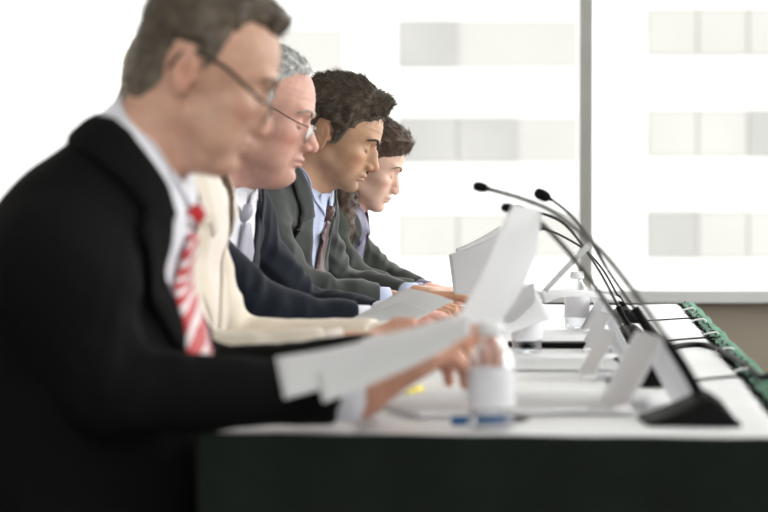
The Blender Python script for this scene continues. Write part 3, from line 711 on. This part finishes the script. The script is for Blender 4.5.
# pleated green skirt round the outside
path = []
def run(a, b, n):
    for k in range(n): path.append(a + (b - a) * k / n)
c0, c1, c2, c3 = np.array(tp(0, TW)), np.array(tp(0, 0)), np.array(tp(TL, 0)), np.array(tp(TL, TW))
nrm = []
for a, b, n, nn in ((c0, c1, 170, -TU), (c1, c2, 800, TV), (c2, c3, 160, TU)):
    run(a, b, n); nrm += [nn] * n
path = np.array(path); nrm = np.array(nrm); L_ = np.concatenate([[0], np.cumsum(np.linalg.norm(np.diff(path, axis=0), axis=1))])
zz = [.004, -.002, -.02, -.06, -.15, -.35, -.55, -.745]; V = []
for k, (q, nn, l) in enumerate(zip(path, nrm, L_)):
    side = abs(nn @ TV) > .5
    for i, z in enumerate(zz):
        pl = .5 + .5 * math.sin(l * 2 * math.pi / .13 + .8 * math.sin(l * 5)); amp = (.006 + .020 * min(1, -z / .4)) * (1.0 if not side else 1)
        off = .006 + amp * pl
        if side and z > -.03: off += .004 * math.sin(l * 30 + 2 * math.sin(l * 11)) + .002 * math.sin(l * 95)
        zj = z + (.006 * math.sin(l * 52 + math.sin(l * 17)) if side and i < 2 else 0)
        V.append(q + nn * max(off, .003) + np.array((0, 0, zj)))
m_ = len(zz); Fc = [(k * m_ + i, k * m_ + i + 1, (k + 1) * m_ + i + 1, (k + 1) * m_ + i) for k in range(len(path) - 1) for i in range(m_ - 1)]
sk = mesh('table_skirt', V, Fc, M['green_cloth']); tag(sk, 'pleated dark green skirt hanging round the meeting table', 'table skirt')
sm = sk.modifiers.new('thickness', 'SOLIDIFY'); sm.thickness = .002
V = []
for k, (q, nn, l) in enumerate(zip(path, nrm, L_)):
    if abs(nn @ TV) < .5: continue
    for o_, z in ((-.004, .004), (.010, .005), (.018, -.006), (.015, -.024)):
        w_ = .004 * math.sin(l * 22 + 2 * math.sin(l * 9)) + .003 * math.sin(l * 71 + 2 * math.sin(l * 13)) if o_ > 0 else 0
        V.append(q + nn * (o_ + (.014 if o_ > 0 else .004) + w_) + np.array((0, 0, z + .003 * math.sin(l * 52 + math.sin(l * 17)))))
Fc = [(k * 4 + i, k * 4 + i + 1, (k + 1) * 4 + i + 1, (k + 1) * 4 + i) for k in range(len(V) // 4 - 1) for i in range(3)]
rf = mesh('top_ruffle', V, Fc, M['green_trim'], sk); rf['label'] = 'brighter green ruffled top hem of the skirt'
sm = rf.modifiers.new('thickness', 'SOLIDIFY'); sm.thickness = .002
# white clips that hold the skirt along its outer edge
for k, u in enumerate((.95, 1.45, 1.95, 2.50, 3.05)):
    mb = MB(); mb.tube(spline([tp(u, .016, .005), tp(u, .0, .009), tp(u, -.014, .008), tp(u, -.018, -.010)], 8), .0018, 8)
    o = mb.build('skirt_clip', M['white_plastic'], None, True)
    tag(o, 'small white clip pinching the green skirt to the table edge, ' + ('nearest the camera', 'second from the camera', 'third from the camera', 'fourth from the camera', 'nearest the far end')[k], 'clip', 'skirt clips along the outer table edge')

# ------------------------------------------------------------------ gooseneck microphones
def at_line(pts, d): return [at(x, y, dd) for (x, y), dd in zip(pts, np.linspace(d[0], d[1], len(pts)))]
MICS = [
 ('black gooseneck microphone nearest the camera at the near table corner', (690, 424), 2.50, [(704, 402), (688, 374), (668, 342)], [(668, 342), (650, 315), (628, 284), (602, 252), (575, 228), (548, 209), (520, 198), (500, 192), (489, 189)], .0066, .0038, (480, 187), .0100, 'm'),
 ('second black gooseneck microphone from the camera, head partly behind the upright sheet', (648, 386), 3.04, [(650, 372), (642, 356), (634, 344)], [(634, 344), (616, 317), (590, 280), (566, 249), (541, 223), (524, 211), (515, 209)], .0062, .0034, (508, 208), .0095, 'm'),
 ('third black gooseneck microphone from the camera, head rising highest at right', (650, 364), 3.47, [(668, 358), (652, 334), (634, 308)], [(634, 308), (620, 288), (604, 264), (586, 233), (566, 211), (552, 200)], .0085, .0026, (542, 195), .0120, 'm'),
 ('fourth black gooseneck microphone from the camera, head hidden by raised papers', (622, 344), 4.05, [(634, 338), (626, 322), (618, 306)], [(618, 306), (600, 272), (577, 238), (560, 221), (540, 213), (526, 210)], .0062, .0026, (519, 209), .010, 'm'),
 ('farthest black gooseneck microphone in the row on the table', (616, 323), 4.85, [(630, 318), (624, 306), (618, 296)], [(618, 296), (603, 270), (585, 250), (562, 236), (545, 229)], .0062, .0026, (538, 227), .010, 'm'),
]
for lab, (bx, by), d, low, up, r0, r1, (hx, hy), hr, _ in MICS:
    b = on_table(bx, by); b[2] = TZ; foot = at(low[0][0], low[0][1], b[1])
    t = empty('gooseneck_microphone', b, lab, 'microphone', 'gooseneck microphones along the table')
    prof = [(-.054, .003), (-.050, .006), (-.030, .014), (.0, .027), (.010, .033), (.020, .035), (.030, .028), (.044, .010), (.050, .003)]
    V = []; ys = (-.055, -.050, -.03, .03, .050, .055); fx = foot[0] - b[0] - .014
    for yy in ys:
        k = 1 if abs(yy) < .052 else .8
        for (x, z) in prof: V.append((b[0] + x * (1 if abs(yy) < .052 else .95), b[1] + yy, TZ + .0022 + z * (.82 if abs(yy) > .045 else 1) * k))
        for (x, z) in prof[::-1]: V.append((b[0] + x * (1 if abs(yy) < .052 else .95), b[1] + yy, TZ + .0022))
    n = len(prof) * 2; Fc = [(i * n + j, i * n + (j + 1) % n, (i + 1) * n + (j + 1) % n, (i + 1) * n + j) for i in range(len(ys) - 1) for j in range(n)] + [tuple(range(n))[::-1], tuple((len(ys) - 1) * n + j for j in range(n))]
    mesh('base', V, Fc, M['black_plastic'], t, False)
    pl = spline([(foot[0], b[1], TZ + .022)] + [at(x, y, b[1]) for x, y in low[1:]], 10)
    MB().tube(pl, list(np.linspace(r0, r0 * .85, 10)), 14).build('stem_sleeve', M['black_plastic'], t, True)
    pu = spline(at_line(up, (b[1], b[1] + (.75 if 'nearest' in lab else 0))), 40)
    rb = MB(); rb.tube(pu, [r1 * (1 + .06 * math.sin(k * 2.6)) for k in range(40)], 10); rb.build('gooseneck', M['dark_metal'], t, True)
    hp = at(hx, hy, pu[-1][1]); MB().tube([pu[-1], hp], r1 * 1.3, 10).build('head_mount', M['black_plastic'], t, True); ax = hp - pu[-1]; ax /= np.linalg.norm(ax)
    hb = MB(); c = [(-1.25, .30), (-1.1, .55), (-.8, .86), (-.3, 1), (.3, 1.0), (.75, .86), (1.0, .60), (1.1, .2)]
    hb.tube([hp + ax * q * hr for q, _r in c], [hr * .78 * r_ for _q, r_ in c], 18); hb.build('windscreen', M['foam'], t, True)
    if 'nearest' in lab: continue
    cb = spline([on_table(*q, z=.006) for q in ((655, 350), (690, 345), (712, 347), (736, 360), (758, 376))] + [on_table(772, 392) + (.02, 0, -.02), on_table(772, 392) + (.03, 0, -.4)], 40) if 'third' in lab else spline([b + (.04, 0, .006), tp((b - TC) @ TU + .02, .10, .005), tp((b - TC) @ TU + .10, .03, .006), tp((b - TC) @ TU + .10, .01, .006), tp((b - TC) @ TU + .10, -.004, .003), tp((b - TC) @ TU + .10, -.006, -.05)], 40)
    MB().tube(cb, .0018 if 'third' not in lab else .0050, 8).build('cable', M['black_plastic'], t, True)

# ------------------------------------------------------------------ folded name cards
for lab, (fx_, fy), wd_, hh, ln in (
  ('large white folded name card beside the nearest microphone', (664, 414), .092, .088, .16),
  ('white folded name card beside the second microphone from the camera', (616, 382), .072, .066, .16),
  ('white folded name card beside the third microphone from the camera', (611, 354), .070, .064, .16),
  ('white folded name card beside the fourth microphone from the camera', (607, 334), .070, .064, .16),
  ('farthest white folded name card on the table', (593, 318), .070, .064, .16)):
    c = on_table(fx_, fy); c[2] = TZ + .0028
    t = empty('name_card', c, lab, 'name card', 'folded name cards')
    ax = RT @ np.array((-.20 if 'large' in lab else -.12, 1, 0)); ax /= np.linalg.norm(ax); vx = np.cross(ax, (0, 0, 1))
    for sd in (-1, 1):
        mb = MB(); a = c + vx * sd * wd_ / 2; r = c + np.array((0, 0, hh)); th_ = vx * sd * .0012 + np.array((0, 0, .0006))
        q = [a, a + ax * ln, r + ax * ln, r]; mb.add(q + [x - th_ for x in q], [(0, 1, 2, 3), (7, 6, 5, 4), (0, 4, 5, 1), (1, 5, 6, 2), (2, 6, 7, 3), (3, 7, 4, 0)])
        mb.build('leaf', M['paper'], t)
    mb = MB(); e = c - vx * wd_ * .56 - ax * .012
    mb.tube([e - vx * .012 + (0, 0, .0035), e - vx * .009 + (0, 0, .0045), e + (0, 0, .0050), e + vx * .009 + (0, 0, .0045), e + vx * .012 + (0, 0, .0035)], [.0006, .0028, .0036, .0028, .0006], 12)
    mb.build('corner_tab', M['white_plastic'], t, True)

# ------------------------------------------------------------------ water bottles
def bottle(lab, px, py):
    c = on_table(px, py); c[2] = TZ + .003
    t = empty('water_bottle', c, lab, 'bottle', 'small water bottles')
    k = 1.0
    prof = [(.004, .004), (.012, .001), (.021, .0), (.0245, .003), (.0255, .008), (.0245, .014), (.0255, .020), (.0250, .030), (.0250, .060), (.0255, .068), (.0240, .076), (.0185, .086), (.0125, .094), (.0110, .098), (.0110, .104)]
    MB().lathe(prof, c, 36).build('shell', M['bottle_plastic'], t, True)
    MB().lathe([(.0236, .004), (.0240, .012), (.0238, .066), (.0225, .0745), (.004, .0745)], c, 32).build('water', M['water'], t, True)
    MB().lathe([(.0258, .024), (.0259, .025), (.0259, .065), (.0258, .066)], c, 36).build('label', M['label'], t, True)
    MB().lathe([(.0135, .102), (.0142, .103), (.0142, .115), (.0136, .1165), (.002, .1168)], c, 30).build('cap', M['white_plastic'], t, True)
M['water'] = see_through('water', (.985, .985, .99), .08, .05)
M['label'] = mat('label', (.74, .73, .77), .5, noise=.04, nscale=60)
bottle('small water bottle nearest the camera beside the blue pen', 491, 432)
bottle('small water bottle half hidden below the printed sheets', 527, 355)
bottle('farthest small water bottle, standing beyond the raised papers', 577, 330)

# ------------------------------------------------------------------ papers
def sheet(name, A, B, mt, lab, cat='paper', n=22, m=14, thick=.0007, group=None, curl=0):
    A = spline(A, n); B = spline(B, n); t = np.linspace(0, 1, m); G = A[:, None] * (1 - t)[None, :, None] + B[:, None] * t[None, :, None]
    du = np.gradient(G, axis=0); dv = np.gradient(G, axis=1); nn = np.cross(du, dv); nn /= np.linalg.norm(nn, axis=2)[..., None] + 1e-9
    G = G + nn * (curl * np.sin(t * math.pi))[None, :, None]
    P = G.reshape(-1, 3); N_ = nn.reshape(-1, 3); V = np.vstack([P, P - N_ * thick]); N = n * m
    Fc = [(i * m + j, i * m + j + 1, (i + 1) * m + j + 1, (i + 1) * m + j) for i in range(n - 1) for j in range(m - 1)]; Fc += [tuple(N + k for k in q[::-1]) for q in Fc]
    ring = [j for j in range(m)] + [i * m + m - 1 for i in range(1, n)] + [(n - 1) * m + j for j in range(m - 2, -1, -1)] + [i * m for i in range(n - 2, 0, -1)]
    for a, b in zip(ring, ring[1:] + ring[:1]): Fc.append((b, a, N + a, N + b))
    o = mesh(name, V, Fc, mt); uv = o.data.uv_layers.new(name='UVMap')
    for l in o.data.loops:
        k = l.vertex_index % N; uv.data[l.index].uv = (t[k % m], (k // m) / (n - 1))
    return tag(o, lab, cat, group)
def S(*a): return [at(*x) for x in a]
PG = 'loose sheets held or lying on the table'
sheet('document_page', S((284, 399, 2.215), (350, 380, 2.22), (420, 352, 2.24), (462, 334, 2.26)), S((275, 357, 2.27), (340, 346, 2.275), (410, 328, 2.29), (458, 314, 2.31)), M['paper'], 'white page held by the nearest man, upper left of his two', group=PG, curl=.002)
sheet('document_page', S((323, 403, 2.20), (380, 380, 2.205), (430, 357, 2.22), (472, 332, 2.24)), S((312, 362, 2.255), (380, 348, 2.26), (430, 334, 2.27), (470, 316, 2.29)), M['paper'], 'white page held lowest in the nearest man\'s right hand', group=PG, curl=.002)
sheet('document_page', S((455, 322, 2.78), (480, 274, 2.80), (500, 230, 2.83), (513, 204, 2.86)), S((490, 334, 2.88), (520, 292, 2.89), (537, 248, 2.91), (541, 213, 2.93)), M['paper'], 'tall white page held upright and leaning right', group=PG, curl=-.010)
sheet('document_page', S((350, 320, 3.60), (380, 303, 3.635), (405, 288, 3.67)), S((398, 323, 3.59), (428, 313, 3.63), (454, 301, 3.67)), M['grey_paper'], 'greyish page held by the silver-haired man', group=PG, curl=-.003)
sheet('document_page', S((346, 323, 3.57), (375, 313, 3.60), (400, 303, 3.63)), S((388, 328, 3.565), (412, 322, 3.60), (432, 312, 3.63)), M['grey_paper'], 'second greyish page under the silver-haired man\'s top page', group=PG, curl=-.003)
sheet('document_page', S((494, 306, 3.60), (515, 294, 3.60), (534, 283, 3.60)), S((484, 327, 3.55), (512, 322, 3.55), (532, 306, 3.55)), M['printed_paper'], 'printed page curling over with faint lines of text', group=PG, curl=.008)
sheet('document_page', S((532, 283, 3.64), (541, 300, 3.64), (550, 319, 3.64)), S((488, 318, 3.60), (494, 326, 3.60), (504, 335, 3.60)), M['paper'], 'white page hanging behind the printed page, corner to the right', group=PG, curl=.004)
sheet('document_page', S((454, 294, 4.36), (451, 272, 4.38), (449, 255, 4.40)), S((505, 296, 4.30), (508, 262, 4.32), (503, 232, 4.34)), M['paper'], 'upright white page behind the tall leaning page, front of two', group=PG, curl=.006)
sheet('document_page', S((460, 292, 4.42), (457, 268, 4.44), (456, 249, 4.46)), S((500, 290, 4.38), (506, 262, 4.40), (500, 226, 4.42)), M['paper'], 'upright white page behind the tall leaning page, rear of two', group=PG, curl=.006)
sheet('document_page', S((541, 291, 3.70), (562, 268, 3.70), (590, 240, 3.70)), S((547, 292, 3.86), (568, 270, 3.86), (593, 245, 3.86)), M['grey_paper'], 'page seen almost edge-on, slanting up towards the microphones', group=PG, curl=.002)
sheet('document_page', S((545, 303, 4.10), (562, 297, 4.12), (590, 297, 4.14), (622, 301, 4.16)), S((540, 292, 4.34), (562, 289, 4.36), (590, 291, 4.38), (616, 296, 4.40)), M['paper'], 'white page bending up off the table before the farthest bottle', group=PG, curl=.002)
def flat(px, py, w_, l_, ang, lab, n=1, mt='paper', z=.0035):
    c = on_table(px, py); c[2] = TZ + z; Rr = RT @ rot('Z', ang); mb = MB(); k = n * .0006 + .0006
    mb.box(c + (0, 0, k / 2), (w_, l_, k), Rr); o = mb.build('document_stack' if n > 3 else 'document_page', M[mt]); tag(o, lab, 'paper', 'papers lying flat on the white cloth'); return o
flat(462, 408, .21, .28, 24, 'thin stack of white papers lying under the nearest man\'s raised hand', 8)
flat(560, 405, .21, .28, -6, 'white page lying flat between near bottle and name cards', 1)
flat(553, 366, .21, .28, 5, 'white page lying flat near the black case', 1)
sheet('document_page', S((352, 419, 2.50), (372, 414, 2.48), (400, 425, 2.44), (462, 430, 2.40)), S((350, 437, 2.335), (372, 434, 2.335), (400, 437, 2.33), (466, 437, 2.33)), M['paper'], 'white page with lifted left edge at the near table edge', group=PG, curl=.002)
def pen(lab, a, b, mt, r=.0045, nm='pen'):
    a = on_table(*a, z=r); b = on_table(*b, z=r); a[2] = b[2] = TZ + .0035 + r
    t = empty(nm, (a + b) / 2, lab, nm); d = (b - a) / np.linalg.norm(b - a)
    MB().tube([a, a + d * .035, a + d * .037, b - d * .02], [r * 1.05, r * 1.05, r * .9, r * .9], 14).build('barrel', M[mt], t, True)
    MB().tube([b - d * .02, b - d * .008, b], [r * .9, r * .6, r * .15], 14).build('tip', M['dark_metal'] if mt != 'yellow_plastic' else M[mt], t, True)
pen('blue pen lying behind the nearest water bottle', (452, 424), (530, 422), 'blue_plastic', .0048)
pen('yellow highlighter lying on the papers beside the nearest man\'s hand', (420, 392), (407, 397), 'yellow_plastic', .0058, 'highlighter')
c = on_table(550, 349); mb = MB(); mb.box(c + (0, 0, .008), (.145, .055, .009), rot('Z', 0)); tag(mb.build('pen_case', M['black_plastic'], bevel=.002), 'flat black case lying across the table behind the half-hidden bottle', 'case')

# ------------------------------------------------------------------ chairs
def chair(px, py, pz, lab):
    sz = pz - .135
    t = empty('office_chair', (px, py, 0), lab, 'chair', 'black chairs under the seated people')
    mb = MB(); mb.box((px, py, sz - .035), (.46, .46, .07)); mb.build('seat', M['chair_fabric'], t, bevel=.02)
    mb = MB(); mb.box((px - .255, py, .66), (.04, .42, .34), rot('Y', -8)); mb.build('backrest', M['chair_fabric'], t, bevel=.015)
    for sx in (-1, 1):
        for sy in (-1, 1): MB().tube([(px + sx * .18, py + sy * .18, sz - .065), (px + sx * .21, py + sy * .21, .002)], .011, 10).build('leg', M['dark_metal'], t, True)
    for sy in (-1, 1): MB().tube([(px - .20, py + sy * .15, sz - .03), (px - .265, py + sy * .15, .55)], .010, 10).build('back_support', M['dark_metal'], t, True)

RECEDING_HAIR = [(.087, .088), (.066, .092), (.046, .092), (.024, .069), (.020, .048), (.014, .024), (.008, .012), (.0, .03), (-.012, .040), (-.036, .036), (-.044, .008),
                 (-.042, -.018), (-.056, -.034), (-.2, -.04), (-.2, .25), (.2, .25), (.2, .10)]
def arm_hand(d, up, **k): return dict(dir=d, up=up, **k)
PEOPLE = []
PEOPLE.append(dict(label='man in black suit and red striped tie smiling down at papers, nearest of the row', neck=.86, thin=.010, tiew=1.35, ring=at(141, 158, 2.5), bend=43, lean=-5, yaw=-5, s=.97, wide=1.0, deep=1.15, back=.62, drop=.092, arm=1.05, fore=.78,
    h=at(191, 81, 2.5), pitch=22, hyaw=8, hs=.90, head=dict(smile=1, full=.3, nose=.95, occ=.083), skin=(.58, .335, .24), res=.003, stubble=.3, open=1.1,
    hair=dict(poly=RECEDING_HAIR, top=.018, side=.004, back=.003, front=.008, col=(.085, .063, .042), grey=(.21, .185, .15), gb=-.25, st=(30, 120, 70), amp=.002, strands=1500, res=.004, len=.016, lift=.1), brow=(.16, .11, .07, 1),
    suit=M['black_suit'], shirt=M['white_cotton'], tie=M['red_stripe_tie'], glasses=dict(mat=M['dark_metal'], r=.0022, drop=-.012), jres=.008,
    arms=[(-1, at(112, 392, 2.31), at(366, 393, 2.385), arm_hand((.74, .46, .42), (-.40, -.25, .85), mir=1, size=.93, args=dict(curl=(22, 45, 40), thumb=((.050, .046, -.006), (.082, .040, -.010), (.106, .026, -.018))), res=.004)),
          (1, at(200, 385, 2.86), at(392, 360, 2.66), arm_hand((.80, -.25, .45), (-.4, .2, .85), mir=-1, args=dict(curl=(38, 50, 30)), res=.004))]))
PEOPLE.append(dict(label='person in cream jacket, face hidden behind the nearest man', ring=at(190, 172, 3.2), bend=28, lean=3, yaw=-6, s=.97, wide=.95, deep=.95, fem=1,
    h=at(187, 100, 3.2), pitch=24, hyaw=2, hs=.92, head=dict(fem=1), skin=(.60, .38, .28), res=.004,
    hair=dict(poly=FEM_HAIR, top=.018, side=.012, back=.010, col=(.30, .20, .10), amp=.002, strands=600, res=.005),
    suit=M['cream_suit'], shirt=M['cream_blouse'], tie=None, jres=.0075,
    arms=[(-1, at(186, 372, 2.98), at(352, 350, 2.98), arm_hand((.97, .1, .2), (-.2, -.3, .9), mir=1, args=dict(curl=(22, 30, 25), thumb=((.050, .046, .0), (.080, .040, .012), (.102, .030, .012))), res=.004)),
          (1, at(225, 352, 3.45), at(395, 342, 3.32), arm_hand((.98, -.1, .05), (.1, .0, 1), mir=-1, res=.004))]))
PEOPLE.append(dict(label='silver-haired man in navy suit and silver tie with thin-rimmed glasses', wrinkle=1.6, ring=at(217, 180, 3.95), bend=27, lean=1, yaw=-20, s=1.0, wide=1.02, deep=.95,
    h=at(253, 120, 3.95), pitch=14, hyaw=-3, hs=1.04, neck=.93, head=dict(full=.8, nose=1.08), skin=(.62, .35, .28), stubble=.12, blush=.6,
    hair=dict(poly=[(.078, .100), (.060, .094), (.046, .075)] + BALDING_HAIR[2:-1] + [(.2, .12)], top=.010, side=.006, back=.008, col=(.42, .42, .41), amp=.0012, strands=2500, len=.016, lift=.35), brow=(.42, .36, .31, .9),
    suit=M['navy_suit'], shirt=M['white_cotton'], tie=M['silver_tie'], glasses=dict(mat=M['dark_metal'], r=.0011, drop=-.006, rimmat=M['metal'], rim=.0009),
    arms=[(-1, at(258, 318, 3.74), at(374, 325, 3.78), arm_hand((.99, .1, -.02), (-.05, -.5, .85), mir=1, args=dict(curl=(14, 18, 12), thumb=((.050, .050, .004), (.080, .050, .010), (.102, .042, .012))))),
          (1, at(300, 315, 4.25), at(395, 318, 4.1), arm_hand((.98, -.15, .0), (0, 0, 1), mir=-1))]))
PEOPLE.append(dict(label='dark-haired man in grey suit and brown tie reading beside the woman', wrinkle=1.9, ring=at(303, 184, 4.7), bend=30, lean=3, yaw=-16, s=1.0, deep=.95,
    neck=.95, h=at(333, 140, 4.7), pitch=23, hyaw=-6, hs=.945, head=dict(nose=1.08, bridge=1), skin=(.50, .29, .18), res=.0023, stubble=.8,
    hair=dict(poly=MALE_HAIR, top=.024, side=.005, back=.010, front=.012, col=(.085, .062, .042), grey=(.15, .135, .115), gb=-.25, amp=.0016, curl=.0045, strands=9000, len=.016, lift=.45, forward=.05), brow=(.05, .037, .028, 1.1),
    suit=M['grey_suit'], shirt=M['blue_cotton'], tie=M['brown_tie'], jres=.0055,
    arms=[(-1, at(285, 292, 4.44), at(392, 304, 4.50), arm_hand((.98, .1, .0), (0, -.3, .9), mir=1)),
          (1, at(335, 292, 4.95), at(418, 298, 4.84), arm_hand((.98, -.1, .05), (0, 0, 1), mir=-1))]))
PEOPLE.append(dict(label='dark-haired woman in olive jacket and lilac blouse, farthest in the row', wrinkle=1.5, ring=at(348, 210, 5.4), bend=30, lean=2, yaw=-8, s=.90, wide=.80, deep=.92, fem=1,
    h=at(362, 168, 5.4), pitch=22, hyaw=-4, hs=.93, head=dict(fem=1, nose=.85), skin=(.66, .43, .34), res=.0025, blush=.3, lip=(.45, .16, .15),
    hair=dict(poly=FEM_HAIR, top=.022, side=.012, back=.018, front=.008, col=(.060, .030, .016), amp=.0022, curl=.0035, strands=5000, len=.02, lift=.25, st=(35, 110, 90),
              locks=[((-.05, -.05, -.03), (-.010, -.085, -.09), .036, .036), ((-.010, -.085, -.09), (.018, -.112, -.165), .040, .036), ((.018, -.112, -.165), (.040, -.11, -.23), .036, .018)]), brow=(.06, .035, .025, .6),
    suit=M['olive_suit'], shirt=M['lilac_satin'], tie=None,
    arms=[(-1, at(350, 285, 5.18), at(425, 296, 5.22), arm_hand((.98, .1, .05), (0, -.3, .9), mir=1)),
          (1, at(380, 280, 5.62), at(430, 293, 5.50), arm_hand((.98, -.1, .05), (0, 0, 1), mir=-1))]))

# ------------------------------------------------------------------ people in their places
WHO = ('the nearest man', 'the person in cream', 'the silver-haired man', 'the dark-haired man', 'the woman')
for p, who in zip(PEOPLE, WHO):
    root, tw, hw, pel = make_person(p)
    chair(pel[0] + .04, pel[1], pel[2], 'black chair under ' + who)
